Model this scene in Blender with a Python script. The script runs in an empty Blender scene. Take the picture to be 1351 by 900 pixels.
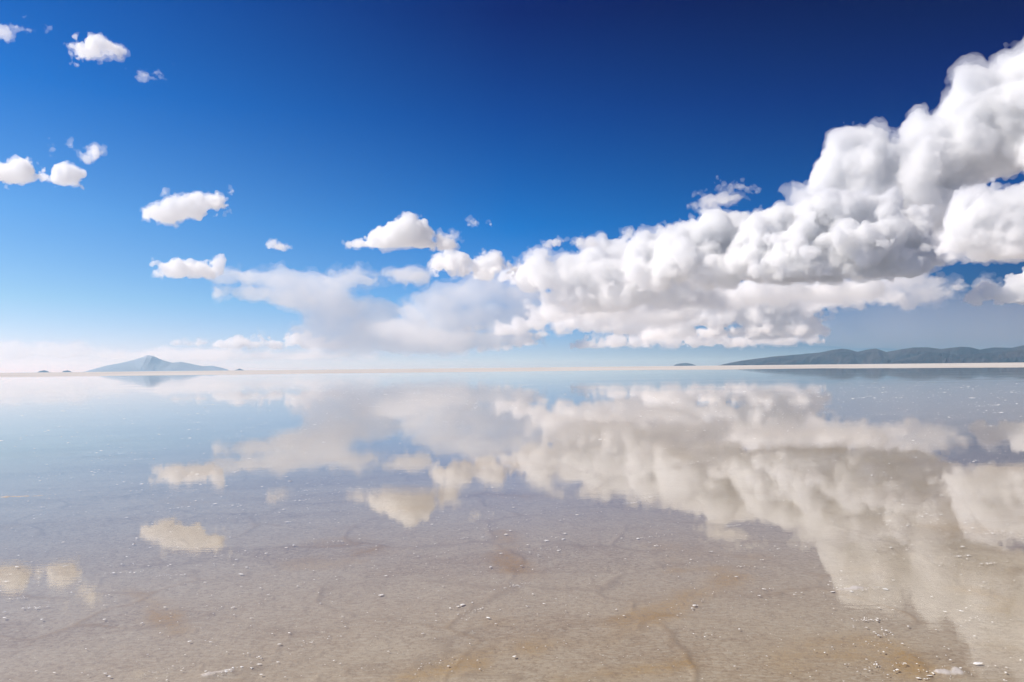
import bpy, math, random, time
import numpy as np
from mathutils import Vector, Matrix, Quaternion
import openvdb as vdb

C = bpy.context.scene.collection
R = math.radians
W, H, F = 1351.0, 900.0, 1000.0          # the photograph's frame and focal length in its pixels
EYE = Vector((0, 0, 1.6))
PITCH = math.atan(35.0 / F)
ROLL = R(0.58)

# ------------------------------------------------------------------ camera
cam = bpy.data.cameras.new('camera')
cam.sensor_width = 36
cam.lens = 36 * F / W
cam.clip_start, cam.clip_end = 0.1, 400000
camo = bpy.data.objects.new('camera', cam)
C.objects.link(camo)
camo.location = EYE
camo.rotation_mode = 'QUATERNION'
camo.rotation_quaternion = (Quaternion((1, 0, 0), R(90) + PITCH) @ Quaternion((0, 0, 1), -ROLL))
bpy.context.scene.camera = camo
CM = camo.rotation_quaternion.to_matrix()


def ray(px, py):
    return (CM @ Vector(((px - W / 2) / F, -(py - H / 2) / F, -1))).normalized()


def at(px, py, D):
    """the point D metres away (measured over the ground) in the direction of a pixel"""
    d = ray(px, py)
    return EYE + d * (D / math.hypot(d.x, d.y))


# ------------------------------------------------------------------ world, sun
scn = bpy.context.scene
scn.view_settings.view_transform = 'Standard'
scn.view_settings.look = 'None'
scn.view_settings.exposure = 0.13
scn.view_settings.gamma = 1
SUN_AZ, SUN_EL = R(-92), R(46)     # clockwise from +Y (straight ahead)
sun_dir = Vector((math.sin(SUN_AZ) * math.cos(SUN_EL), math.cos(SUN_AZ) * math.cos(SUN_EL), math.sin(SUN_EL)))
sl = bpy.data.lights.new('sun', 'SUN')
sl.energy = 5.0
sl.angle = R(0.5)
sl.color = (1, 0.95, 0.87)
so = bpy.data.objects.new('sun', sl)
C.objects.link(so)
so.rotation_euler = (-sun_dir).to_track_quat('-Z', 'Y').to_euler()
so.location = (0, 0, 50)
wd = bpy.data.worlds.new('World')
scn.world = wd
wd.use_nodes = True
nt = wd.node_tree
bg = nt.nodes['Background']
sky = nt.nodes.new('ShaderNodeTexSky')
sky.sky_type = 'NISHITA'
sky.sun_disc = False
sky.sun_elevation = SUN_EL
sky.sun_rotation = SUN_AZ
sky.altitude = 3600


def s2l(c):
    return [((v / 255 + 0.055) / 1.055) ** 2.4 if v > 10.3 else v / 255 / 12.92 for v in c]


# the polarised sky of the photograph: the sky texture tinted by height and by bearing
ROWS = [(-0.02, 455), (0.025, 460), (0.085, 400), (0.182, 300), (0.317, 150), (0.43, 10), (1.0, 0)]
NISH = {'L': [(.66, .80, .79), (.642, .784, .778), (.403, .586, .763), (.247, .392, .622), (.163, .269, .475), (.129, .216, .4), (.12, .2, .37)],
        'M': [(.58, .70, .69), (.563, .685, .675), (.32, .473, .638), (.179, .29, .476), (.112, .187, .341), (.088, .148, .28), (.085, .14, .27)],
        'R': [(.65, .79, .79), (.62, .77, .79), (.427, .605, .757), (.232, .367, .576), (.134, .222, .39), (.098, .162, .301), (.09, .15, .28)]}
WANT = {'L': [(240, 240, 252), (232, 236, 250), (166, 213, 248), (108, 176, 245), (36, 124, 217), (14, 92, 187), (10, 70, 160)],
        'M': [(180, 200, 222), (168, 196, 228), (100, 168, 236), (20, 118, 204), (0, 68, 152), (0, 32, 108), (0, 32, 105)],
        'R': [(44, 84, 120), (38, 84, 128), (30, 88, 142), (8, 84, 160), (0, 36, 112), (0, 10, 68), (0, 18, 85)]}
tcn = nt.nodes.new('ShaderNodeTexCoord')
sx = nt.nodes.new('ShaderNodeSeparateXYZ')
nt.links.new(tcn.outputs['Generated'], sx.inputs[0])


def wmath(op, a, b=0.0, clamp=False):
    n = nt.nodes.new('ShaderNodeMath'); n.operation = op; n.use_clamp = clamp
    for i, v in enumerate((a, b)):
        if isinstance(v, bpy.types.NodeSocket): nt.links.new(v, n.inputs[i])
        else: n.inputs[i].default_value = v
    return n.outputs[0]


hyp = wmath('SQRT', wmath('MAXIMUM', wmath('SUBTRACT', 1.0, wmath('MULTIPLY', sx.outputs[2], sx.outputs[2])), 1e-4))
bear = wmath('DIVIDE', sx.outputs[0], hyp)
# behind the camera the bearing runs on to the side it came from
ramps = {}
for k in 'LMR':
    r = nt.nodes.new('ShaderNodeValToRGB')
    r.color_ramp.interpolation = 'EASE' if False else 'LINEAR'
    e = r.color_ramp.elements
    while len(e) > 1: e.remove(e[-1])
    for i, ((z, _), nv, w) in enumerate(zip(ROWS, NISH[k], WANT[k])):
        pos = (z + 0.02) / 1.02
        el = e[0] if i == 0 else e.new(pos)
        el.position = pos
        lw = s2l(w)
        el.color = (*[min(1.0, max(a, 0.0004) / b / 2) for a, b in zip(lw, nv)], 1)
    nt.links.new(wmath('DIVIDE', wmath('ADD', sx.outputs[2], 0.02), 1.02, True), r.inputs[0])
    ramps[k] = r.outputs[0]


def wmix(f, a, b, blend='MIX'):
    n = nt.nodes.new('ShaderNodeMix'); n.data_type = 'RGBA'; n.blend_type = blend
    n.clamp_result = False
    for s_, v in ((n.inputs[0], f), (n.inputs[6], a), (n.inputs[7], b)):
        if isinstance(v, bpy.types.NodeSocket): nt.links.new(v, s_)
        else: s_.default_value = v
    return n.outputs[2]


fl = wmath('DIVIDE', wmath('ADD', bear, 0.56), 0.56, True)
frr = wmath('DIVIDE', bear, 0.56, True)
tint = wmix(frr, wmix(fl, ramps['L'], ramps['M']), ramps['R'])
vm = nt.nodes.new('ShaderNodeVectorMath'); vm.operation = 'MULTIPLY'
nt.links.new(sky.outputs[0], vm.inputs[0]); nt.links.new(tint, vm.inputs[1])
nt.links.new(vm.outputs[0], bg.inputs[0])
bg.inputs[1].default_value = 0.183     # the tint above is halved

# ------------------------------------------------------------------ cloud building
def bspline(n_out, cell, off):
    n_lat = int(n_out / cell) + 5
    u = np.arange(n_out) / cell + off
    i = np.floor(u).astype(int)
    t = u - i
    w = [(1 - t) ** 3 / 6, (3 * t**3 - 6 * t**2 + 4) / 6, (-3 * t**3 + 3 * t**2 + 3 * t + 1) / 6, t**3 / 6]
    M = np.zeros((n_out, n_lat), np.float32)
    for k in range(4):
        M[np.arange(n_out), i + k] = w[k]
    return M, n_lat


def noise3(shape, cell, rng, ratio=(1, 1, 1)):
    Ms, ns = [], []
    for a in range(3):
        M, n = bspline(shape[a], max(1.01, cell * ratio[a]), rng.random())
        Ms.append(M); ns.append(n)
    L = rng.uniform(-1, 1, ns).astype(np.float32)
    x = np.tensordot(Ms[2], L, (1, 2))            # z, x, y
    x = np.tensordot(Ms[1], x, (1, 2))            # y, z, x
    x = np.tensordot(Ms[0], x, (1, 2))            # x, y, z
    return x * 2.6                                # roughly -1..1


def cloud_mesh(name, S, vox, seed, amp=1.0, octs=(36, 18, 9, 4.5), base=None, base_soft=3.0, wisp=0.0, ratio=(1, 1, 1), smooth=0.25, bump=0.5, bcells=(22, 11, 5.5), fringe=2.2, gain=0.30):
    """S: (centre xyz, radii xyz) in voxel-free local units; returns verts, faces. A cloud is the union of its puffs pushed out by billow noise."""
    rng = np.random.default_rng(seed)
    S = [(np.array(c, float), np.array(r, float)) for c, r in S]
    pad = 4 + amp * (0.22 + 0.26 * wisp) * sum(octs) + bump * 0.3 * sum(bcells) + fringe * 1.5
    lo = np.min([c - r for c, r in S], axis=0) - pad * vox
    hi = np.max([c + r for c, r in S], axis=0) + pad * vox
    n = np.ceil((hi - lo) / vox).astype(int) + 1
    sdf = np.full(n, 1e3, np.float32)
    for c, r in S:
        rr = r / vox
        cc = (c - lo) / vox
        ext = rr * 1.0 + pad + 2
        a = np.maximum(0, np.floor(cc - ext)).astype(int)
        b = np.minimum(n, np.ceil(cc + ext) + 1).astype(int)
        ax = [((np.arange(a[k], b[k]) - cc[k]) / rr[k]).astype(np.float32) for k in range(3)]
        q = np.sqrt(ax[0][:, None, None] ** 2 + ax[1][None, :, None] ** 2 + ax[2][None, None, :] ** 2)
        m = float(rr.min())
        d = (q - 1) * m
        k = smooth * m + 1e-3
        sub = sdf[a[0]:b[0], a[1]:b[1], a[2]:b[2]]
        h = np.maximum(k - np.abs(sub - d), 0) / k
        sdf[a[0]:b[0], a[1]:b[1], a[2]:b[2]] = np.minimum(sub, d) - h * h * k * 0.25
    if bump > 0:
        for cell in bcells:
            idx = np.nonzero(np.abs(sdf) < cell * 0.9 + 2)
            p = [(idx[k].astype(np.float32) / cell + 7.3 + rng.random()) for k in range(3)]
            b0 = [np.floor(q - 0.5).astype(np.int64) for q in p]
            f1 = np.full(len(idx[0]), 9.0, np.float32)
            for a in range(8):
                c = [b0[0] + (a & 1), b0[1] + (a >> 1 & 1), b0[2] + (a >> 2 & 1)]
                h = (c[0] * 73856093 ^ c[1] * 19349663 ^ c[2] * 83492791 ^ (seed * 7919)) & 0xFFFFFFFF
                dd = 0
                for k in range(3):
                    h = ((h ^ (h >> 15)) * 2246822519) & 0xFFFFFFFF
                    h = ((h ^ (h >> 13)) * 3266489917) & 0xFFFFFFFF
                    dd = dd + (c[k] + 0.5 + 0.7 * ((h & 0xFFFF) / 65536.0 - 0.5) - p[k]) ** 2
                f1 = np.minimum(f1, dd)
            sdf[idx] -= (bump * cell * (0.5 - np.sqrt(f1))).astype(np.float32)
    for io, cell in enumerate(octs):
        nz = noise3(n, cell, rng, ratio) * (0.8 + 0.25 * io)
        if wisp < 1:
            sdf -= (1 - wisp) * amp * gain * cell * (2.2 * np.abs(nz) - 0.55)
        if wisp > 0:
            sdf -= wisp * amp * gain * cell * nz * 1.6
    sdf += 0.05 * sum(octs) * amp * (1 - wisp) + bump * 0.04 * sum(bcells)
    if base is not None:
        z = (np.arange(n[2]) * vox + lo[2] - base) / vox
        bn = noise3((n[0], n[1], 1), 14, rng)[:, :, :1] * base_soft + noise3((n[0], n[1], 1), 5, rng)[:, :, :1] * base_soft * 0.5
        f = (bn - z[None, None, :].astype(np.float32))
        sdf = np.maximum(sdf, f)
    out = [vox_mesh(name, sdf, vox, lo)]
    if fringe > 0:
        big = noise3(n, 18, rng); mid = noise3(n, 7, rng); fine = noise3(n, 3.2, rng)
        off = fringe * (0.55 + 0.9 * big + 0.75 * mid + 0.5 * fine)
        sdf2 = np.minimum(sdf - off, sdf - 0.5)
        out.append(vox_mesh('fringe', sdf2, vox, lo))
    return out


def vox_mesh(name, sdf, vox, lo):
    sdf = np.clip(sdf, -3, 3)
    sdf[0] = sdf[-1] = 3; sdf[:, 0] = sdf[:, -1] = 3; sdf[:, :, 0] = sdf[:, :, -1] = 3
    g = vdb.FloatGrid(3.0)
    g.copyFromArray(np.ascontiguousarray(sdf), tolerance=0.0)
    pts, quads = g.convertToQuads(0.0)
    v = pts * vox + lo
    v, q = drop_specks(v, quads.astype(np.int64))
    me = bpy.data.meshes.new(name)
    me.vertices.add(len(v)); me.vertices.foreach_set('co', v.astype(np.float32).ravel())
    me.loops.add(q.size); me.loops.foreach_set('vertex_index', q.astype(np.int32).ravel())
    me.polygons.add(len(q)); me.polygons.foreach_set('loop_start', (np.arange(len(q)) * 4).astype(np.int32))
    me.update(calc_edges=True); me.validate()
    return me


def drop_specks(v, q, keep=0.004):
    """leave out loose crumbs under a small share of the whole, and closed bubbles inside"""
    lab = np.arange(len(v))
    while True:
        m = lab[q].min(1)
        new = lab.copy()
        for k in range(4):
            np.minimum.at(new, q[:, k], m)
        new = new[new]
        new = new[new]
        if np.array_equal(new, lab):
            break
        lab = new
    cnt = np.bincount(lab, minlength=len(v))
    ok = cnt[lab] >= max(30, keep * len(v))
    idx = np.cumsum(ok) - 1
    qk = ok[q].all(1)
    return v[ok], idx[q[qk]]


def cloud_mat(name, density, g=0.3, col=(0.985, 0.982, 0.985)):
    m = bpy.data.materials.new(name)
    m.use_nodes = True
    nt = m.node_tree
    nt.nodes.clear()
    out = nt.nodes.new('ShaderNodeOutputMaterial')
    v = nt.nodes.new('ShaderNodeVolumeScatter')
    v.inputs['Color'].default_value = (*col, 1)
    v.inputs['Density'].default_value = density
    v.inputs['Anisotropy'].default_value = g
    nt.links.new(v.outputs[0], out.inputs['Volume'])
    m.cycles.homogeneous_volume = True
    return m


def cloud(label, puffs, D, seed, cat='cloud', mfp=4.0, child=(5, 3), crad=(0.38, 0.6), vox=1.3, base=None, group=None, kind=None, name='cloud', g=0.3, depth=1.0, thin=0.3, col=(0.985, 0.982, 0.985), **kw):
    t_ = time.time()
    """puffs: (px, py, radius px [, radius py [, depth px]]) on the photograph; D metres away. One pixel there is D/F metres."""
    rnd = random.Random(seed)
    u = D / F
    cx = sum(p[0] for p in puffs) / len(puffs); cy = sum(p[1] for p in puffs) / len(puffs)
    o = at(cx, cy, D)
    fw = Vector((o.x, o.y, 0)).normalized()
    rt = Vector((fw.y, -fw.x, 0))
    rotz = math.atan2(rt.y, rt.x)
    S = []
    for p in puffs:
        rx = p[2]; rz = p[3] if len(p) > 3 else rx; dd = p[4] if len(p) > 4 else 0
        w = at(p[0], p[1], D + dd * u) - o
        c = np.array((w.dot(rt), w.dot(fw), w.z)) / u
        ry = (rx + rz) / 2 * depth
        S.append((c, (rx, ry, rz)))
        lvl = [(c, np.array((rx, ry, rz)))]
        for n in child:
            nxt = []
            for cc, rr in lvl:
                for _ in range(n):
                    th = rnd.uniform(0, 2 * math.pi); zz = rnd.uniform(-0.15, 1)
                    s = math.sqrt(1 - zz * zz)
                    dv = np.array((math.cos(th) * s, math.sin(th) * s, zz))
                    k = rnd.uniform(*crad)
                    q = rr.min() * k
                    c2 = cc + dv * rr * 0.78
                    r2 = np.array((q, q, q))
                    S.append((c2, r2)); nxt.append((c2, r2))
            lvl = nxt
    b = None
    if base is not None:
        b = (at(cx, base, D) - o).z / u
    mes = cloud_mesh(name, S, vox, seed, base=b, **kw)
    ob = bpy.data.objects.new(name, mes[0])
    C.objects.link(ob)
    ob.location = o
    ob.rotation_euler = (0, 0, rotz)
    ob.scale = (u, u, u)
    mes[0].materials.append(cloud_mat('cloud_vapour', 1.0 / (mfp * u), g, col))
    if len(mes) > 1:
        fo = bpy.data.objects.new('fringe', mes[1])
        C.objects.link(fo)
        fo.parent = ob
        mes[1].materials.append(cloud_mat('thin_vapour', thin / (mfp * u), g, col))
    me = mes[0]
    if label: ob['label'] = label
    if kind: ob['kind'] = kind
    else: ob['category'] = cat
    if group: ob['group'] = group
    print('cloud', label[:40], len(me.polygons), 'faces', round(time.time() - t_, 2), 's')
    return ob
# ------------------------------------------------------------------ the clouds
CL = dict
def all_clouds():
    far = 'distant clouds along the horizon'
    small = 'small fair-weather clouds high over the flat'
    bank = 'heaped clouds of the great bank'
    # small ones
    cloud('small torn white cloud standing alone, highest of the compact clouds', [(112, 66, 13, 9), (123, 61, 11, 11), (140, 63, 14, 9), (108, 74, 7, 4)], 3700, 11, octs=(14, 7, 3.5, 2.2), wisp=0.55, amp=1.15, mfp=9, vox=0.9, child=(3,), fringe=3.4, thin=0.35, group=small)
    cloud('faint wisp of cloud at the picture edge above the compact clouds', [(6, 42, 11, 3), (24, 38, 8, 3)], 3900, 12, octs=(12, 6, 3, 2), wisp=0.8, amp=1.7, mfp=38, fringe=1.0, vox=0.9, child=(2,), group=small)
    cloud('tiny faint wisp alone in deep blue, beside the torn white cloud', [(196, 99, 9, 4), (205, 97, 8, 3)], 4000, 13, octs=(12, 6, 3, 2), wisp=0.8, amp=1.6, mfp=38, fringe=1.0, vox=0.9, child=(2,), group=small)
    cloud('long low white cloud cut by the picture edge', [(-8, 231, 16, 9), (12, 229, 15, 10), (32, 226, 14, 11), (48, 232, 12, 7), (56, 235, 8, 4)], 6000, 14, octs=(14, 7, 3.5, 2.2), wisp=0.60, mfp=7.5, vox=0.9, child=(4,), fringe=1.6, thin=0.35, group=small)
    cloud('round white puff just beside the long low edge cloud', [(80, 234, 11, 8), (91, 230, 13, 12), (96, 234, 9, 8)], 6000, 15, octs=(12, 6, 3, 2), wisp=0.5, mfp=7.5, vox=0.9, child=(3,), fringe=1.6, thin=0.35, group=small)
    cloud('small slanting puff above the round puff', [(116, 208, 8, 6), (124, 202, 10, 8)], 6100, 16, octs=(10, 5, 2.5), wisp=0.7, mfp=12, vox=0.8, child=(3,), fringe=3.4, thin=0.35, group=small)
    cloud('barely visible shred of cloud beside the small slanting puff', [(95, 196, 7, 1.6), (101, 195, 4, 1.6)], 6200, 17, octs=(10, 5, 2.5), wisp=0.8, amp=1.6, mfp=38, fringe=1.0, vox=0.9, child=(2,), group=small)
    cloud('slanting elongated bright white cloud, alone in mid blue', [(213, 281, 14, 9), (228, 279, 18, 13), (248, 272, 19, 12), (268, 267, 16, 11), (285, 269, 14, 11), (291, 262, 7, 6)], 7700, 18, octs=(16, 8, 4, 2.4), wisp=0.60, mfp=7.5, vox=0.9, child=(4,), fringe=3.4, thin=0.35, group=small)
    cloud('very small flat puff between the slanting cloud and the anvil', [(359, 323, 6, 3), (367, 325, 9, 3.5), (374, 326, 5, 2)], 9000, 19, octs=(8, 4, 2.2), wisp=0.6, mfp=9, vox=0.7, child=(2,), fringe=3.4, thin=0.35, group=small)
    cloud('low white cloud with a raised knob at its end', [(222, 354, 13, 8), (240, 353, 15, 9), (258, 357, 15, 8), (272, 356, 11, 7), (283, 348, 7, 8)], 11000, 20, octs=(14, 7, 3.5, 2.2), wisp=0.50, mfp=7.5, vox=0.9, child=(4,), fringe=1.6, thin=0.35, group=small)
    cloud('flat-based dome of white cloud, broadest of the lone clouds', [(490, 321, 17, 8), (508, 315, 20, 14), (530, 308, 23, 18), (550, 313, 22, 15), (568, 322, 18, 8), (578, 324, 9, 4)], 9400, 21, octs=(18, 9, 4.5, 2.4), wisp=0.40, mfp=7.5, vox=0.9, child=(5,), base=327.5, base_soft=1.5, fringe=3.4, thin=0.35, group=small)
    cloud('tiny speck of cloud just outside the flat-based dome', [(460, 323, 4, 3.4)], 9300, 22, octs=(6, 3), wisp=0.6, mfp=7.5, vox=0.6, child=(2,), fringe=3.4, thin=0.35, group=small)
    cloud('small puff trailing behind the flat-based dome', [(594, 312, 8, 4), (602, 310, 5, 3)], 9500, 23, octs=(8, 4, 2.2), wisp=0.8, mfp=18, vox=0.7, child=(2,), fringe=3.4, thin=0.35, group=small)
    cloud('tiny white puff high above the twin-lobed cloud', [(621, 292, 4, 3), (629, 293, 7, 2.2)], 9500, 24, octs=(8, 4, 2.2), wisp=0.6, mfp=12, vox=0.7, child=(2,), fringe=3.4, thin=0.35, group=small)
    cloud('twin-lobed bright cloud at the tip of the great bank', [(586, 349, 13, 10), (600, 343, 16, 13), (613, 347, 14, 11), (628, 352, 14, 9), (645, 345, 16, 13), (656, 351, 15, 10), (625, 357, 35, 5)], 12000, 25, octs=(16, 8, 4, 2.4), wisp=0.35, mfp=7.5, vox=0.9, child=(5,), fringe=3.4, thin=0.35, group=small)
    cloud('tiny flat puff above the slope of the great bank', [(728, 319, 8, 3.5), (736, 319, 7, 3)], 12500, 26, octs=(8, 4, 2.2), wisp=0.6, mfp=10.5, vox=0.7, child=(2,), fringe=3.4, thin=0.35, group=small)
    cloud('small puff hovering close to the slope of the bank', [(765, 318, 10, 6), (776, 321, 11, 6)], 12500, 27, octs=(10, 5, 2.5), wisp=0.6, mfp=10.5, vox=0.8, child=(3,), fringe=3.4, thin=0.35, group=small)
    cloud('thin lone streak of pale cloud above the cauliflower crests', [(936, 266, 7, 2.5), (952, 264, 12, 3), (967, 262, 9, 3)], 10500, 28, octs=(12, 6, 3), wisp=0.7, amp=1.2, mfp=18, vox=0.9, child=(3,), fringe=3.4, thin=0.35, group=small)
    cloud('faint veil fragment right above the lone streak', [(958, 245, 8, 1.6), (974, 247, 9, 1.6)], 10500, 29, octs=(10, 5, 2.5), wisp=0.8, amp=1.5, mfp=38, fringe=1.0, vox=0.9, child=(2,), group=small)
    # the tower
    cloud('giant towering cloud climbing diagonally out of the frame', [
        (1072, 262, 24), (1090, 240, 24), (1085, 285, 32), (1112, 222, 28), (1140, 212, 30), (1168, 206, 26), (1145, 250, 42), (1150, 285, 40), (1190, 212, 32), (1205, 255, 46), (1216, 184, 26), (1240, 218, 42), (1246, 164, 22), (1262, 176, 28),
        (1276, 124, 22), (1270, 150, 26), (1285, 190, 40), (1300, 126, 24), (1308, 158, 34), (1328, 108, 20), (1338, 138, 36), (1350, 88, 24), (1385, 80, 36), (1330, 190, 42, 26), (1385, 140, 50, 40), (1250, 275, 38), (1210, 300, 36), (1430, 90, 60, 60), (1450, 180, 70, 50)],
        22000, 31, octs=(40, 20, 10, 5, 2.8), wisp=0.7, amp=0.6, mfp=10, bump=0.5, bcells=(34, 17, 8.5, 4.3), child=(4, 2), crad=(0.25, 0.45), vox=1.3, fringe=5, thin=0.3, smooth=0.12, group=bank)
    # right-hand heap
    cloud('bright heaped cloud with grey flat base under the towering cloud, cut by the edge', [(1248, 326, 13, 12), (1265, 318, 18, 20), (1278, 290, 20, 26), (1300, 285, 28, 28), (1330, 290, 32, 30), (1310, 318, 40, 22), (1365, 290, 38, 32), (1350, 320, 40, 24), (1410, 300, 45, 40)],
          10500, 32, octs=(30, 15, 7.5, 3.8, 2.2), wisp=0.35, amp=0.8, bump=0.4, fringe=3.5, mfp=8, base=339, base_soft=3, vox=1.1, group=bank)
    cloud('low grey-pink cloud poking in at the edge above the hills', [(1292, 393, 14, 6), (1310, 390, 14, 8), (1330, 388, 16, 9), (1347, 380, 16, 15), (1370, 378, 25, 18)], 17000, 33, octs=(16, 8, 4, 2.2), wisp=0.2, mfp=6, base=400, base_soft=2, vox=0.9, fringe=1.2, group=bank)
    # crisp cauliflower mass
    cloud('massive cauliflower-topped cloud before the towering cloud', [
        (1015, 318, 34, 30), (1050, 322, 38, 32), (1085, 312, 34, 30), (1118, 300, 34, 30), (1150, 292, 32, 32), (1175, 296, 28, 30), (1200, 312, 28, 28), (1218, 330, 22, 22),
        (1000, 345, 36, 22), (1045, 350, 45, 20, -20), (1095, 345, 45, 26, -25), (1145, 335, 45, 32, -25), (1190, 345, 40, 22, -15), (1125, 318, 22, 18, -55), (1070, 330, 20, 14, -50), (1235, 345, 18, 10)],
          16500, 34, octs=(34, 17, 8.5, 4.3, 2.4), wisp=0.22, amp=0.8, mfp=6.5, base=370, base_soft=4, vox=1.1, bump=0.52, bcells=(28, 14, 7, 3.5), smooth=0.2, fringe=3.5, child=(6, 3), group=bank)
    cloud('heaped cloud with rounded crests joined to the cauliflower mass', [
        (955, 306, 27, 26), (990, 312, 26, 26), (918, 316, 26, 24), (935, 335, 36, 26), (975, 340, 40, 24), (890, 325, 28, 22), (870, 335, 26, 24), (900, 350, 40, 24, -20), (950, 356, 45, 20, -30), (865, 358, 40, 20, -15), (845, 345, 25, 26)],
          17500, 35, octs=(32, 16, 8, 4, 2.3), wisp=0.35, amp=0.8, mfp=8, base=384, base_soft=5, vox=1.1, bump=0.42, bcells=(28, 14, 7, 3.5), smooth=0.2, fringe=4, child=(5, 3), group=bank)
    cloud('soft sloping shoulder of the bank below two tiny puffs', [
        (715, 352, 26, 14), (750, 352, 28, 16), (785, 345, 28, 18), (815, 335, 26, 20), (828, 312, 12, 8), (850, 340, 30, 24), (700, 372, 26, 14), (740, 370, 34, 16, -20), (790, 366, 40, 22, -20), (835, 366, 40, 24, -15), (735, 395, 26, 12, -15), (765, 393, 40, 14, -25), (820, 390, 45, 16, -25), (870, 388, 45, 16, -10), (910, 388, 40, 14)],
          19500, 36, octs=(30, 15, 7.5, 3.8, 2.2), wisp=0.45, amp=0.8, mfp=11, base=410, base_soft=5, smooth=0.25, bump=0.35, bcells=(24, 12, 6, 3), fringe=4.5, vox=1.1, child=(5, 2), group=bank)
    cloud('grey shaded underbelly of cloud between the dark base and the golden pile', [
        (740, 408, 30, 9), (790, 408, 40, 12), (850, 405, 44, 14), (905, 398, 44, 16), (960, 392, 44, 16), (1015, 388, 44, 14), (1060, 384, 40, 12), (1105, 380, 34, 9), (880, 418, 44, 10)],
          24000, 37, octs=(28, 14, 7, 3.5), wisp=0.5, amp=0.6, mfp=12, base=425, base_soft=4, vox=1.2, bump=0.25, fringe=4, child=(4,), group=bank)
    # lower tier, farther
    cloud('pale creamy row of cumulus under the sloping shoulder', [
        (668, 434, 12, 7), (685, 430, 13, 9), (710, 428, 16, 10), (735, 430, 16, 9), (755, 424, 18, 14), (785, 422, 26, 16), (820, 424, 26, 16), (850, 428, 24, 12), (880, 430, 22, 9)],
          38000, 41, octs=(18, 9, 4.5, 2.4), wisp=0.4, amp=0.9, mfp=10, fringe=3.5, base=441, base_soft=2, vox=0.9, child=(5,), group=bank)
    cloud('golden knobbly cloud pile in the shade beneath the cauliflower mass', [
        (905, 420, 22, 14), (925, 400, 20, 18), (945, 418, 26, 20), (960, 396, 20, 18), (985, 400, 22, 22), (1000, 420, 28, 20), (1015, 388, 18, 14), (1030, 405, 26, 20), (1060, 402, 22, 16), (1075, 392, 18, 12), (1055, 422, 26, 12), (900, 436, 30, 8), (960, 438, 40, 8), (1020, 436, 40, 8)],
          34000, 42, octs=(22, 11, 5.5, 2.8), wisp=0.4, amp=0.9, mfp=8, fringe=3, base=446, base_soft=3, vox=1.0, child=(5, 2), group=bank)
    cloud('grey-lilac trailing cloud under the dark base of the cauliflower mass', [
        (1100, 380, 26, 12), (1135, 378, 28, 14), (1170, 372, 24, 14), (1200, 368, 22, 12), (1230, 372, 18, 8), (1248, 370, 9, 5), (1120, 395, 36, 9), (1170, 392, 36, 10), (1215, 385, 28, 8), (1270, 378, 14, 3)],
          28000, 43, octs=(20, 10, 5, 2.5), wisp=0.6, amp=0.9, mfp=22, vox=1.0, bump=0.3, fringe=4, child=(4,), group=bank)
    cloud('low flat row of pale cloud close above the small island', [
        (785, 455, 16, 4), (810, 450, 22, 6), (845, 450, 26, 6), (870, 447, 16, 8), (890, 447, 22, 8), (925, 450, 30, 6), (965, 450, 30, 6), (1000, 447, 24, 5), (1040, 446, 24, 5)],
          50000, 44, octs=(14, 7, 3.5, 2.2), wisp=0.3, mfp=8, base=458, base_soft=1.5, vox=0.9, child=(4,), group=bank)
    # hazy middle and left anvil
    cloud('thin hazy sheet of cloud linking the anvil and the great bank', [
        (585, 402, 34, 15), (615, 390, 36, 18), (645, 383, 34, 20), (680, 390, 36, 20), (560, 415, 36, 14), (600, 425, 46, 18), (645, 420, 46, 20), (690, 418, 40, 18), (530, 435, 46, 16), (590, 447, 60, 14), (660, 447, 60, 12), (540, 410, 22, 8), (560, 398, 16, 7), (600, 382, 20, 9), (640, 372, 22, 10), (668, 372, 20, 9), (690, 380, 22, 9), (545, 440, 26, 10), (620, 438, 30, 8)],
          50000, 51, octs=(26, 13, 6.5, 3.4), wisp=0.7, amp=0.45, mfp=38, bump=0.12, vox=1.2, child=(3,), crad=(0.3, 0.5), depth=0.8, fringe=4, thin=0.35, col=(1, 1, 1), group=far)
    cloud('broad smooth anvil cloud with a ragged spreading top', [
        (300, 362, 26, 5), (335, 366, 34, 8), (365, 370, 40, 12), (400, 376, 42, 15), (435, 376, 36, 14), (470, 368, 40, 6), (508, 362, 34, 3), (438, 360, 9, 7), (350, 386, 40, 8), (395, 392, 44, 17), (430, 398, 42, 20),
        (450, 412, 42, 20), (480, 408, 34, 15), (505, 410, 30, 16), (440, 430, 38, 20), (475, 435, 42, 20), (510, 435, 38, 18), (400, 436, 28, 7), (425, 446, 34, 14), (470, 452, 60, 14), (540, 455, 60, 12)],
          52000, 52, octs=(24, 12, 6, 3.2), wisp=0.65, amp=0.6, mfp=34, bump=0.15, bcells=(12, 6), vox=1.1, child=(3,), crad=(0.25, 0.4), depth=0.8, fringe=4, thin=0.3, col=(1, 1, 1), group=far)
    cloud('low bright strip of cumulus at the foot of the anvil', [
        (300, 454, 12, 4), (320, 451, 16, 6), (345, 452, 16, 5), (370, 454, 16, 4), (395, 448, 14, 8), (410, 452, 16, 7), (430, 456, 16, 5)],
          58000, 53, octs=(12, 6, 3), wisp=0.3, mfp=8, base=460, base_soft=1.5, vox=0.9, child=(4,), group=far)
    cloud('short faint row of specks over the far volcano', [(233, 452, 8, 2.5), (250, 453, 9, 2), (268, 452, 8, 2.5)], 58000, 54, octs=(8, 4, 2.2), wisp=0.5, mfp=14, vox=0.7, child=(2,), group=far)
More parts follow.
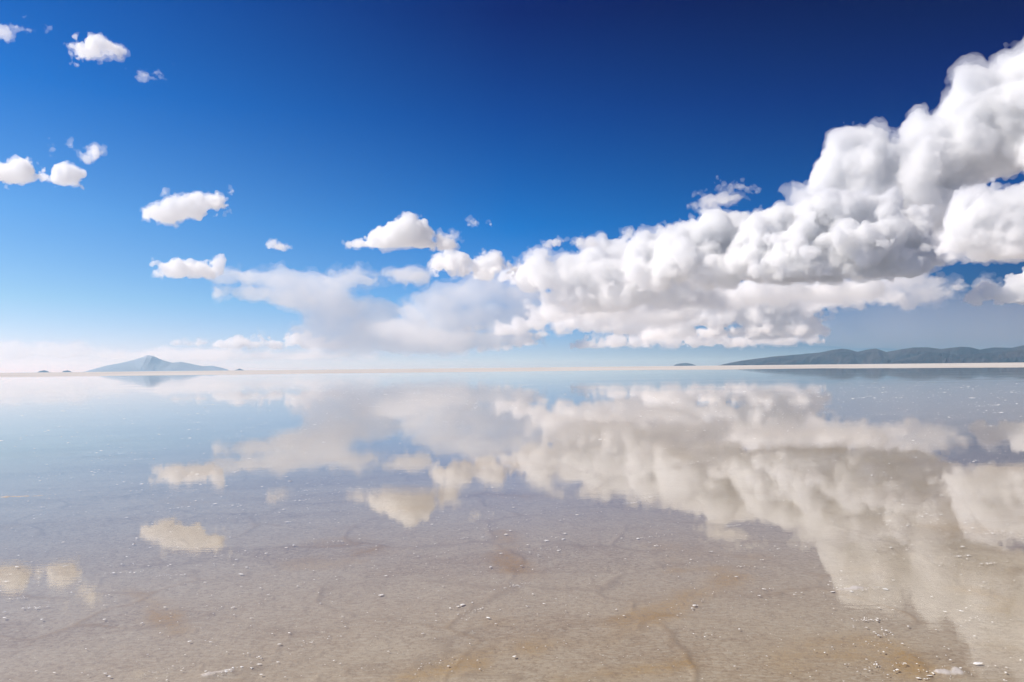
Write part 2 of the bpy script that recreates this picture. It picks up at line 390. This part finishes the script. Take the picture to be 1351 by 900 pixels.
    for i, (px, py, w, h, lab) in enumerate([
            (625, 433, 9, 3.5, 'small creamy tuft, upper of two in the hazy gap'), (617, 443, 6, 2.5, 'small creamy tuft, lower of two in the hazy gap'),
            (572, 448, 8, 4, 'small tuft of cloud low beside the anvil foot'), (690, 452, 14, 5, 'low puff under the creamy cumulus row'),
            (710, 442, 18, 2, 'flat sliver of cloud just below the creamy row'), (650, 458, 20, 3, 'flat faint strip of cloud near the horizon, nearest the middle')]):
        cloud(lab, [(px - w * 0.5, py, w * 0.6, h), (px + w * 0.4, py - h * 0.3, w * 0.6, h)], 60000 - 1500 * i, 60 + i, octs=(8, 4, 2.2), wisp=0.4, mfp=9, vox=0.8, child=(3,), group=far)
    cloud('long pale cloud bank low behind the far volcano', [
        (-40, 466, 60, 9), (30, 464, 60, 9), (90, 466, 50, 8), (150, 469, 50, 7), (210, 468, 50, 6), (280, 470, 60, 7), (350, 470, 60, 8), (420, 472, 60, 8), (-120, 466, 70, 9)],
          57000, 70, octs=(20, 10, 5), wisp=0.7, amp=0.7, mfp=45, vox=1.3, child=(4,), depth=0.8, col=(1, 1, 1), bump=0.2, fringe=3, base=474.5, base_soft=1.5, group=far)
    cloud('thin grey curtain of rain cloud hanging over the hills', [
        (1080, 432, 70, 18), (1150, 428, 70, 24), (1230, 424, 80, 30), (1310, 424, 80, 32), (1400, 424, 90, 34), (1130, 442, 70, 10), (1270, 438, 90, 12)],
          36000, 71, octs=(40, 20, 10), wisp=0.9, amp=0.12, mfp=260, vox=1.6, child=(2,), depth=0.9, bump=0, fringe=0, smooth=0.6, group=far)
all_clouds()


# ------------------------------------------------------------------ materials
def mat(name):
    m = bpy.data.materials.new(name)
    m.use_nodes = True
    nt = m.node_tree
    return m, nt, nt.nodes['Principled BSDF'], nt.nodes['Material Output']


def N(nt, typ, ins=None, **props):
    n = nt.nodes.new(typ)
    for k, v in props.items():
        setattr(n, k, v)
    for k, v in (ins or {}).items():
        if isinstance(v, bpy.types.NodeSocket):
            nt.links.new(v, n.inputs[k])
        else:
            n.inputs[k].default_value = v
    return n


def mixc(nt, f, a, b):
    n = nt.nodes.new('ShaderNodeMix')
    n.data_type = 'RGBA'
    for s, v in ((n.inputs[0], f), (n.inputs[6], a), (n.inputs[7], b)):
        if isinstance(v, bpy.types.NodeSocket):
            nt.links.new(v, s)
        else:
            s.default_value = (*v, 1) if isinstance(v, tuple) and len(v) == 3 else v
    return n.outputs[2]


def mth(nt, op, a, b=None, clamp=False):
    n = nt.nodes.new('ShaderNodeMath')
    n.operation = op
    n.use_clamp = clamp
    for i, v in enumerate((a, b)):
        if v is None: continue
        if isinstance(v, bpy.types.NodeSocket): nt.links.new(v, n.inputs[i])
        else: n.inputs[i].default_value = v
    return n.outputs[0]


def maprange(nt, v, a, b, c=0.0, d=1.0):
    n = nt.nodes.new('ShaderNodeMapRange')
    nt.links.new(v, n.inputs[0])
    for i, x in enumerate((a, b, c, d)): n.inputs[i + 1].default_value = x
    return n.outputs[0]


# ------------------------------------------------------------------ 2-D noise for the ground
def hash2(ix, iy, s):
    h = (ix.astype(np.int64) * 374761393 + iy.astype(np.int64) * 668265263 + s * 974634777) & 0xFFFFFFFF
    h = ((h ^ (h >> 13)) * 1274126177) & 0xFFFFFFFF
    h = (h ^ (h >> 16)) & 0xFFFFFFFF
    h = ((h ^ (h >> 15)) * 2246822519) & 0xFFFFFFFF
    return ((h ^ (h >> 14)) & 0xFFFFFF) / float(0x1000000)


def vnoise(x, y, s):
    ix, iy = np.floor(x), np.floor(y)
    fx, fy = x - ix, y - iy
    fx = fx * fx * (3 - 2 * fx); fy = fy * fy * (3 - 2 * fy)
    a, b = hash2(ix, iy, s), hash2(ix + 1, iy, s)
    c, d = hash2(ix, iy + 1, s), hash2(ix + 1, iy + 1, s)
    return (a + (b - a) * fx + (c - a) * fy + (a - b - c + d) * fx * fy) * 2 - 1


def fbm(x, y, s, o=4):
    t = 0; a = 1; n = 0
    for k in range(o):
        t = t + a * vnoise(x * 2**k + 17.3 * k, y * 2**k - 9.1 * k, s + k); n += a; a *= 0.5
    return t / n


def voro(x, y, s):
    """distance to the nearest cell border and a value per cell"""
    ix, iy = np.floor(x), np.floor(y)
    d1 = np.full(x.shape, 9.0); d2 = np.full(x.shape, 9.0); cid = np.zeros(x.shape)
    for dx in (-1, 0, 1):
        for dy in (-1, 0, 1):
            cx, cy = ix + dx, iy + dy
            px = cx + 0.15 + 0.7 * hash2(cx, cy, s); py = cy + 0.15 + 0.7 * hash2(cx, cy, s + 5)
            d = np.hypot(px - x, py - y)
            n = d < d1
            d2 = np.where(n, d1, np.minimum(d2, d)); cid = np.where(n, hash2(cx, cy, s + 9), cid); d1 = np.where(n, d, d1)
    return d2 - d1, cid


def smooth(a, b, x):
    t = np.clip((x - a) / (b - a), 0, 1)
    return t * t * (3 - 2 * t)


def grid_mesh(name, X, Y, Z, attrs=None, wrap=False):
    n, m = X.shape
    me = bpy.data.meshes.new(name)
    co = np.stack([X, Y, Z], -1).astype(np.float32).reshape(-1, 3)
    i = np.arange(n - 1)[:, None]; j = np.arange(m if wrap else m - 1)[None, :]
    j2 = (j + 1) % m
    q = np.stack([i * m + j, i * m + j2, (i + 1) * m + j2, (i + 1) * m + j], -1).reshape(-1, 4)
    me.vertices.add(len(co)); me.vertices.foreach_set('co', co.ravel())
    me.loops.add(q.size); me.loops.foreach_set('vertex_index', q.astype(np.int32).ravel())
    me.polygons.add(len(q)); me.polygons.foreach_set('loop_start', (np.arange(len(q)) * 4).astype(np.int32))
    me.polygons.foreach_set('use_smooth', np.ones(len(q), bool))
    for k, v in (attrs or {}).items():
        a = me.attributes.new(k, 'FLOAT', 'POINT'); a.data.foreach_set('value', v.astype(np.float32).ravel())
    me.update(calc_edges=True)
    return me


def link(name, me, m, **props):
    o = bpy.data.objects.new(name, me)
    C.objects.link(o)
    me.materials.append(m)
    for k, v in props.items(): o[k] = v
    return o


# ------------------------------------------------------------------ the salt bed: one sheet to the horizon
def ground_pt(px, py):
    d = ray(px, py)
    t = -EYE.z / d.z
    return EYE.x + d.x * t, EYE.y + d.y * t


CRUSTS = [  # pixel, half-length, half-width (m), turn: crusts that stand clear of the water
    (292, 886, 0.11, 0.028, 0.45), (1262, 884, 0.16, 0.05, 0.2), (1130, 776, 0.16, 0.05, 0.1), (18, 655, 0.42, 0.05, 0.1)]


OCHRE = [([(500, 898), (640, 872), (700, 852), (790, 840), (860, 806), (965, 757)], 0.13), ([(760, 898), (850, 880), (900, 872)], 0.10), ([(1060, 868), (1170, 846), (1215, 880)], 0.16),
         ([(880, 752), (985, 744)], 0.10), ([(150, 770), (215, 800), (230, 830)], 0.10), ([(660, 700), (668, 735), (690, 760)], 0.12), ([(1290, 780), (1330, 800)], 0.14)]


def bed(X, Y):
    r = np.hypot(X, Y)
    wx = X + 0.5 * fbm(X * 0.9, Y * 0.9, 3, 4); wy = Y + 0.5 * fbm(X * 0.9 + 40, Y * 0.9, 4, 4)
    e, cid = voro(wx / 1.25 + 3.3, wy / 1.25 + 0.4, 7)
    ridge = (1 - smooth(0.0, 0.06, e)) * smooth(-0.5, 0.25, fbm(X / 0.9, Y / 0.9, 17, 3))
    e2, _ = voro(wx / 0.42 + 1.3, wy / 0.42 + 8.4, 21)
    fine = 1 - smooth(0.0, 0.12, e2)
    near = 1 - smooth(30, 120, r)
    z = -0.016 + 0.004 * fbm(X / 1.7, Y / 1.7, 11, 3) + near * (0.0045 * ridge + 0.0014 * fine * smooth(-0.2, 0.4, fbm(X / 2, Y / 2, 31, 2)) + 0.003 * fbm(X * 6, Y * 6, 13, 4))
    # pools and rises farther out; dry flat beyond the water
    z += 0.0065 * smooth(90, 230, r) * smooth(0.0, 0.5, fbm(X / 40, Y / 12, 131, 3) + 0.2)
    z += 0.007 * smooth(15, 90, r) * fbm(X / 14, Y / 5, 51, 4)
    z += smooth(235, 430, r + 40 * fbm(X / 60, Y / 25, 61, 3)) * 0.045
    z += 0.015 * smooth(300, 2000, r) * (fbm(X / 220, Y / 60, 71, 3) + 0.6)
    for px, py, a, b, rot in CRUSTS:
        gx, gy = ground_pt(px, py)
        u = (X - gx) * math.cos(rot) + (Y - gy) * math.sin(rot); v = -(X - gx) * math.sin(rot) + (Y - gy) * math.cos(rot)
        sel = (u / a) ** 2 + (v / b) ** 2
        z += 0.027 * np.exp(-sel * 0.5) * (0.75 + 0.6 * fbm(X * 16, Y * 16, 81, 4))
    line = np.zeros(X.shape)
    for pts, wd_ in OCHRE:
        g = [ground_pt(*p) for p in pts]
        for (x0, y0), (x1, y1) in zip(g, g[1:]):
            t = np.clip(((X - x0) * (x1 - x0) + (Y - y0) * (y1 - y0)) / ((x1 - x0) ** 2 + (y1 - y0) ** 2), 0, 1)
            dd = np.hypot(X - x0 - t * (x1 - x0), Y - y0 - t * (y1 - y0)) + 0.10 * fbm(X * 3, Y * 3, 95, 3)
            line = np.maximum(line, np.exp(-np.maximum(dd, 0) ** 2 / wd_ ** 2))
    ochre = 0.5 * ridge * smooth(-0.05, 0.45, fbm(X / 2.3, Y / 2.3, 91, 3)) + 0.55 * smooth(0.25, 0.6, fbm(X / 1.5 + 9, Y / 0.8, 92, 4)) + line
    ochre = np.clip(ochre, 0, 1) * smooth(-0.6, 0.3, fbm(X * 2.4, Y * 2.4, 93, 3))
    f = fbm(X / 2.1 + 5, Y / 0.9 + 2 - X * 0.25, 101, 4)
    g2 = fbm(X / 1.3 + 50, Y / 0.6 + 7 - X * 0.3, 111, 4)
    drift = np.maximum(1 - smooth(0, 0.024, np.abs(f)), 0.8 * (1 - smooth(0, 0.018, np.abs(g2 - 0.12))))
    drift = drift * smooth(-0.45, 0.2, fbm(X / 1.1, Y / 1.1, 121, 3)) * near
    z = z + 0.004 * drift + 0.003 * near * smooth(-0.15, 0.15, f)
    return z, np.clip(0.8 * ridge + 0.3 * fine + 0.8 * drift, 0, 1), ochre, smooth(-0.12, 0.12, f)


th = np.concatenate([np.linspace(-58, 58, 1150), np.linspace(60, 300, 100)]) * math.pi / 180
rad = np.concatenate([[0.02, 0.5, 1.2, 2.0, 2.6], np.geomspace(3.1, 400, 760), np.geomspace(420, 60000, 100)])
RR, TT = np.meshgrid(rad, th, indexing='ij')
GX, GY = RR * np.sin(TT), RR * np.cos(TT)
gz, ridge, ochre, cid = bed(GX, GY)
me = grid_mesh('salt_flat', GX[:, ::-1], GY[:, ::-1], gz[:, ::-1], dict(ridge=ridge[:, ::-1], ochre=ochre[:, ::-1], cell=cid[:, ::-1]), wrap=True)

m, nt, bs, out = mat('wet_salt')
tc = N(nt, 'ShaderNodeTexCoord').outputs['Object']
geo = N(nt, 'ShaderNodeNewGeometry')
n1 = N(nt, 'ShaderNodeTexNoise', {'Vector': tc, 'Scale': 2.2, 'Detail': 8.0, 'Roughness': 0.62}).outputs[0]
n2 = N(nt, 'ShaderNodeTexNoise', {'Vector': tc, 'Scale': 38.0, 'Detail': 5.0, 'Roughness': 0.7}).outputs[0]
mp = N(nt, 'ShaderNodeMapping', {'Vector': tc, 'Rotation': (0, 0, R(28)), 'Scale': (1, 3.5, 1)}).outputs[0]
n3 = N(nt, 'ShaderNodeTexNoise', {'Vector': mp, 'Scale': 16.0, 'Detail': 5.0, 'Roughness': 0.65}).outputs[0]
ar = N(nt, 'ShaderNodeAttribute', attribute_name='ridge').outputs['Fac']
ao = N(nt, 'ShaderNodeAttribute', attribute_name='ochre').outputs['Fac']
n0 = N(nt, 'ShaderNodeTexNoise', {'Vector': tc, 'Scale': 0.45, 'Detail': 4.0, 'Roughness': 0.6}).outputs[0]
c = mixc(nt, maprange(nt, n1, 0.34, 0.66), (0.349, 0.277, 0.194), (0.405, 0.337, 0.251))
c = mixc(nt, maprange(nt, n0, 0.40, 0.62, 0.0, 0.55), c, (0.439, 0.382, 0.297))
c = mixc(nt, maprange(nt, n3, 0.45, 0.64, 0.0, 0.85), c, (0.472, 0.421, 0.337))
c = mixc(nt, maprange(nt, n2, 0.52, 0.34, 0.0, 0.8), c, (0.259, 0.199, 0.136))
c = mixc(nt, mth(nt, 'MULTIPLY', ar, maprange(nt, n2, 0.3, 0.6, 0.25, 0.75)), c, (0.27, 0.21, 0.145))
c = mixc(nt, mth(nt, 'MULTIPLY', ao, maprange(nt, n2, 0.38, 0.6, 0.2, 0.8)), c, (0.369, 0.240, 0.078))
ac = N(nt, 'ShaderNodeAttribute', attribute_name='cell').outputs['Fac']
c = mixc(nt, mth(nt, 'MULTIPLY', ac, 0.16), c, (0.563, 0.509, 0.409))
zz = N(nt, 'ShaderNodeSeparateXYZ', {0: geo.outputs['Position']}).outputs['Z']
dry = maprange(nt, mth(nt, 'ADD', zz, mth(nt, 'MULTIPLY', n2, 0.004)), 0.0, 0.005)
nd = N(nt, 'ShaderNodeTexNoise', {'Vector': N(nt, 'ShaderNodeMapping', {'Vector': tc, 'Scale': (0.008, 0.03, 1)}).outputs[0], 'Scale': 1.0, 'Detail': 6.0, 'Roughness': 0.65}).outputs[0]
c = mixc(nt, dry, c, mixc(nt, maprange(nt, nd, 0.4, 0.6), (0.50, 0.44, 0.39), (0.72, 0.68, 0.63)))
nt.links.new(c, bs.inputs['Base Color'])
bs.inputs['Roughness'].default_value = 0.7
bs.inputs['Specular IOR Level'].default_value = 0.3
bmp = N(nt, 'ShaderNodeBump', {'Height': mth(nt, 'ADD', n2, mth(nt, 'MULTIPLY', n3, 0.7)), 'Strength': 0.45, 'Distance': 0.010})
nt.links.new(bmp.outputs[0], bs.inputs['Normal'])
link('ground', me, m, kind='structure', label='salt flat of pale brown crust under the shallow water')

# ------------------------------------------------------------------ water
rw = np.concatenate([[0.02, 3.0], np.geomspace(4, 1500, 60)])
tw = np.linspace(0, 2 * math.pi, 129)[:-1]
RR, TT = np.meshgrid(rw, tw, indexing='ij')
me = grid_mesh('water', RR * np.cos(TT), -RR * np.sin(TT), RR * 0, wrap=True)
m, nt, bs, out = mat('shallow_water')
nt.nodes.remove(bs)
tc = N(nt, 'ShaderNodeTexCoord').outputs['Object']
mp = N(nt, 'ShaderNodeMapping', {'Vector': tc, 'Rotation': (0, 0, R(-12)), 'Scale': (1, 2.2, 1)}).outputs[0]
w1 = N(nt, 'ShaderNodeTexNoise', {'Vector': mp, 'Scale': 9.0, 'Detail': 3.0, 'Roughness': 0.5}).outputs[0]
w2 = N(nt, 'ShaderNodeTexNoise', {'Vector': mp, 'Scale': 1.3, 'Detail': 3.0, 'Roughness': 0.5}).outputs[0]
mp3 = N(nt, 'ShaderNodeMapping', {'Vector': tc, 'Rotation': (0, 0, R(-8)), 'Scale': (0.35, 2.4, 1)}).outputs[0]
w3 = N(nt, 'ShaderNodeTexNoise', {'Vector': mp3, 'Scale': 7.0, 'Detail': 4.0, 'Roughness': 0.6}).outputs[0]
patch = maprange(nt, N(nt, 'ShaderNodeTexNoise', {'Vector': mp3, 'Scale': 0.12, 'Detail': 4.0, 'Roughness': 0.6}).outputs[0], 0.45, 0.62)
hgt = mth(nt, 'ADD', mth(nt, 'MULTIPLY', w1, 0.00008), mth(nt, 'MULTIPLY', w2, 0.0003))
hgt = mth(nt, 'ADD', hgt, mth(nt, 'MULTIPLY', mth(nt, 'MULTIPLY', w3, patch), maprange(nt, N(nt, 'ShaderNodeVectorMath', {0: tc}, operation='LENGTH').outputs['Value'], 20, 220, 0.00035, 0.002)))
bmp = N(nt, 'ShaderNodeBump', {'Height': hgt, 'Strength': 1.0, 'Distance': 1.0}).outputs[0]
fr = N(nt, 'ShaderNodeFresnel', {'IOR': 1.333, 'Normal': bmp}).outputs[0]
tr = N(nt, 'ShaderNodeBsdfTransparent', {'Color': (0.97, 0.97, 0.97, 1)}).outputs[0]
gl = N(nt, 'ShaderNodeBsdfGlossy', {'Color': (1, 1, 1, 1), 'Roughness': 0.015, 'Normal': bmp}).outputs[0]
mx = N(nt, 'ShaderNodeMixShader', {0: fr, 1: tr, 2: gl}).outputs[0]
nt.links.new(mx, out.inputs[0])
link('water', me, m, kind='structure', label='thin sheet of still water mirroring the clouds')


# ------------------------------------------------------------------ white salt crystals afloat and stuck in the film of water
rg = np.random.default_rng(77)
P = []
for k in range(8500):
    r = 3.2 * (75 / 3.2) ** (rg.random() ** 0.8); t = rg.uniform(-56, 56) * math.pi / 180
    P.append((r * math.sin(t), r * math.cos(t), math.exp(rg.normal(0, 0.5)) * (0.0008 + 0.00046 * r)))
for k in range(420):
    r = 3.4 * (60 / 3.4) ** (rg.random() ** 0.7); t = rg.uniform(-56, 56) * math.pi / 180
    cx, cy = r * math.sin(t), r * math.cos(t)
    L_ = math.exp(rg.normal(0, 0.6)) * (0.05 + 0.012 * r); w_ = L_ * rg.uniform(0.12, 0.5); a_ = rg.normal(0.35, 0.25)
    for q in range(rg.integers(5, 30)):
        u_, v_ = rg.normal(0, L_ * 0.5), rg.normal(0, w_ * 0.5)
        P.append((cx + u_ * math.cos(a_) - v_ * math.sin(a_), cy + u_ * math.sin(a_) + v_ * math.cos(a_), math.exp(rg.normal(0, 0.5)) * (0.0010 + 0.0003 * r)))
for px, py, a, b, rot in CRUSTS:
    gx, gy = ground_pt(px, py)
    for q in range(25):
        u_, v_ = rg.normal(0, a * 0.6), rg.normal(0, b * 0.7)
        P.append((gx + u_ * math.cos(rot) - v_ * math.sin(rot), gy + u_ * math.sin(rot) + v_ * math.cos(rot), math.exp(rg.normal(0, 0.5)) * (0.0028 + 0.0003 * gy)))
gx, gy = ground_pt(1235, 888)
for q in range(50):
    P.append((gx + rg.normal(0, 0.35), gy + rg.normal(0, 0.10), math.exp(rg.normal(0, 0.6)) * 0.0024))
V, Fc = [], []
for x, y, sz in P:
    n = 6; b0 = len(V); el = rg.uniform(1.0, 2.2); a0 = rg.uniform(0, 6.28); tu = rg.normal(0.3, 0.5)
    for k in range(n):
        rr_ = sz * rg.uniform(0.6, 1.25); an = a0 + k * 2 * math.pi / n
        u_, v_ = rr_ * math.cos(an) * el, rr_ * math.sin(an)
        V.append((x + u_ * math.cos(tu) - v_ * math.sin(tu), y + u_ * math.sin(tu) + v_ * math.cos(tu), -0.001))
    hz_ = min(0.006 + 0.0003 * y, sz * rg.uniform(0.1, 0.32))
    V.append((x + rg.normal(0, sz * 0.3), y + rg.normal(0, sz * 0.3), hz_))
    for k in range(n):
        Fc.append((b0 + k, b0 + (k + 1) % n, b0 + n))
me = bpy.data.meshes.new('salt_crystals')
me.from_pydata(V, [], Fc)
m, nt, bs, out = mat('salt_crystal')
n1 = N(nt, 'ShaderNodeTexNoise', {'Vector': N(nt, 'ShaderNodeTexCoord').outputs['Object'], 'Scale': 60.0, 'Detail': 3.0}).outputs[0]
nt.links.new(mixc(nt, maprange(nt, n1, 0.4, 0.65), (0.90, 0.88, 0.85), (0.78, 0.74, 0.69)), bs.inputs['Base Color'])
bs.inputs['Roughness'].default_value = 0.45
link('salt_crystals', me, m, kind='stuff', label='white salt crystals scattered over the shallow water')

# ------------------------------------------------------------------ hills and the volcano
def ridge_range(name, prof, D, depth, seed, mt, relief=0.28, **props):
    """a range of real depth whose skyline follows heights read along it: (pixel x, pixel y) pairs"""
    px = np.array([p[0] for p in prof], float); py = np.array([p[1] for p in prof], float)
    P0, P1 = at(px[0], 480, D), at(px[-1], 480, D)
    ax = Vector((P1.x - P0.x, P1.y - P0.y, 0)); L = ax.length; ax.normalize()
    nv = Vector((-ax.y, ax.x, 0))
    hs, ss = [], []
    for a, b in zip(px, py):
        q = at(a, b, D)
        # where the sight line crosses the range's axis
        dd = Vector((q.x, q.y, 0)); t = (P0.x * nv.x + P0.y * nv.y) / (dd.x * nv.x + dd.y * nv.y)
        hs.append(max(0.0, (q.z - EYE.z) * t)); ss.append((dd * t - Vector((P0.x, P0.y, 0))).dot(ax))
    nu, nvv = 420, 120
    u = np.linspace(0, L, nu); v = np.linspace(-1, 1, nvv)
    U, V = np.meshgrid(u, v, indexing='ij')
    hh = np.interp(U + depth * 0.25 * V * fbm(U / depth, V * 0, seed, 2), ss, hs)
    spur = 1 - np.abs(fbm(U / (depth * 0.22), V * 1.1 + 3, seed + 3, 5)) * 1.5
    fall = np.clip(1 - np.abs(V) ** 1.3 * (1.15 - 1.25 * relief * spur), 0, 1)
    ero = 1 - (relief * np.abs(V) ** 0.5) * (1 - spur)
    Z = hh * fall * ero - 4
    Z = np.where((np.abs(V) > 0.99) | (U < 1) | (U > L - 1), -20, Z)
    X = P0.x + ax.x * U + nv.x * V * depth; Y = P0.y + ax.y * U + nv.y * V * depth
    me = grid_mesh(name, X, Y, Z)
    return link(name, me, mt, kind='structure', **props)


m, nt, bs, out = mat('hill_scrub')
tc = N(nt, 'ShaderNodeTexCoord').outputs['Object']
n1 = N(nt, 'ShaderNodeTexNoise', {'Vector': tc, 'Scale': 0.0018, 'Detail': 7.0, 'Roughness': 0.6}).outputs[0]
c = mixc(nt, maprange(nt, n1, 0.4, 0.6), (0.008, 0.014, 0.022), (0.034, 0.030, 0.034))
nt.links.new(c, bs.inputs['Base Color']); bs.inputs['Roughness'].default_value = 0.95
hillm = m
m, nt, bs, out = mat('haze_tinted_volcano')
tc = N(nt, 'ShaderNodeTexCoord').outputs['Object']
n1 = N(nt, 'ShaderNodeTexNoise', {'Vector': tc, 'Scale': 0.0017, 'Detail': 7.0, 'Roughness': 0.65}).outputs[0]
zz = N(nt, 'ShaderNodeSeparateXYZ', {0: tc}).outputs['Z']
c = mixc(nt, maprange(nt, n1, 0.4, 0.6), (0.23, 0.28, 0.35), (0.25, 0.30, 0.36))  # rock and snow colours carry a painted pale-blue distance haze
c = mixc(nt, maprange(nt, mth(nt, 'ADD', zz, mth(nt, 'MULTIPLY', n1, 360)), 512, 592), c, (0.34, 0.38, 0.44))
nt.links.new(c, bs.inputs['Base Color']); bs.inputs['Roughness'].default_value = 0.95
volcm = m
ridge_range('hills', [(958, 481), (960, 479), (980, 475.3), (1005, 472), (1020, 470), (1052, 467.3), (1082, 464.7), (1098, 461), (1111, 459.3), (1120, 460.5), (1131, 463.8), (1142, 461), (1156, 459.3), (1169, 464), (1190, 460), (1209, 457.5), (1224, 457.5), (1242, 460), (1267, 457), (1280, 457.5), (1293, 460.5), (1311, 458), (1335, 458.5), (1351, 455), (1390, 452), (1430, 458), (1500, 463), (1560, 478)], 16000, 1050, 5, hillm, label='long range of dark blue hills on the far shore')
ridge_range('hills', [(1172, 479), (1190, 473), (1205, 470), (1225, 464), (1245, 465), (1262, 468), (1290, 466), (1318, 464), (1340, 462), (1375, 460), (1420, 466), (1460, 478)], 13200, 700, 9, hillm, label='nearer brown foothills in front of the dark range')
ridge_range('hills', [(889, 482), (892, 480.2), (899, 479.0), (906, 478.7), (913, 479.9), (918, 481.8)], 22000, 320, 12, hillm, label='small dark island on the horizon beside the hills')
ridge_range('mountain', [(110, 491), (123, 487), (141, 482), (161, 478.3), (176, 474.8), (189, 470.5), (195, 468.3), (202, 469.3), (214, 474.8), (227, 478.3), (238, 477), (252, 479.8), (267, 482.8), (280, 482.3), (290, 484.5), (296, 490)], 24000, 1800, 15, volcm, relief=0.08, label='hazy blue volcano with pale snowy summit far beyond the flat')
ridge_range('hills', [(49, 492), (52, 489.4), (58, 488.2), (63, 489.4), (66, 492)], 23000, 220, 16, hillm, label='tiny hazy islet, outermost on the horizon')
ridge_range('hills', [(81, 492), (84, 489.2), (89, 488.4), (93, 489.4), (95, 492)], 23000, 220, 17, hillm, label='tiny hazy islet between the outermost islet and the volcano')
ridge_range('hills', [(309, 490), (312, 487.6), (316, 486.0), (320, 487.6), (323, 490)], 23000, 220, 18, hillm, label='tiny hazy islet just beyond the foot of the volcano')

# ------------------------------------------------------------------ haze
HZ = 61000
import bmesh
bm = bmesh.new()
bmesh.ops.create_cube(bm, size=1)
for v in bm.verts:
    v.co = Vector((v.co.x * 2 * HZ, v.co.y * 2 * HZ, -22 if v.co.z < 0 else 500))
me = bpy.data.meshes.new('haze'); bm.to_mesh(me); bm.free()
m = bpy.data.materials.new('haze'); m.use_nodes = True
m.node_tree.nodes.clear()
out = N(m.node_tree, 'ShaderNodeOutputMaterial')
pv = N(m.node_tree, 'ShaderNodeVolumePrincipled', {'Color': (0.36, 0.69, 1.0, 1), 'Absorption Color': (1, 1, 1, 1), 'Density': 2.6e-5, 'Anisotropy': 0.35})
m.node_tree.links.new(pv.outputs[0], out.inputs['Volume'])
link('haze', me, m, kind='stuff', label='pale haze lying over the flat')

# ------------------------------------------------------------------ render settings
scn.cycles.max_bounces = 24
scn.cycles.volume_bounces = 12
scn.cycles.diffuse_bounces = 3
scn.cycles.transparent_max_bounces = 64
scn.cycles.use_denoising = True
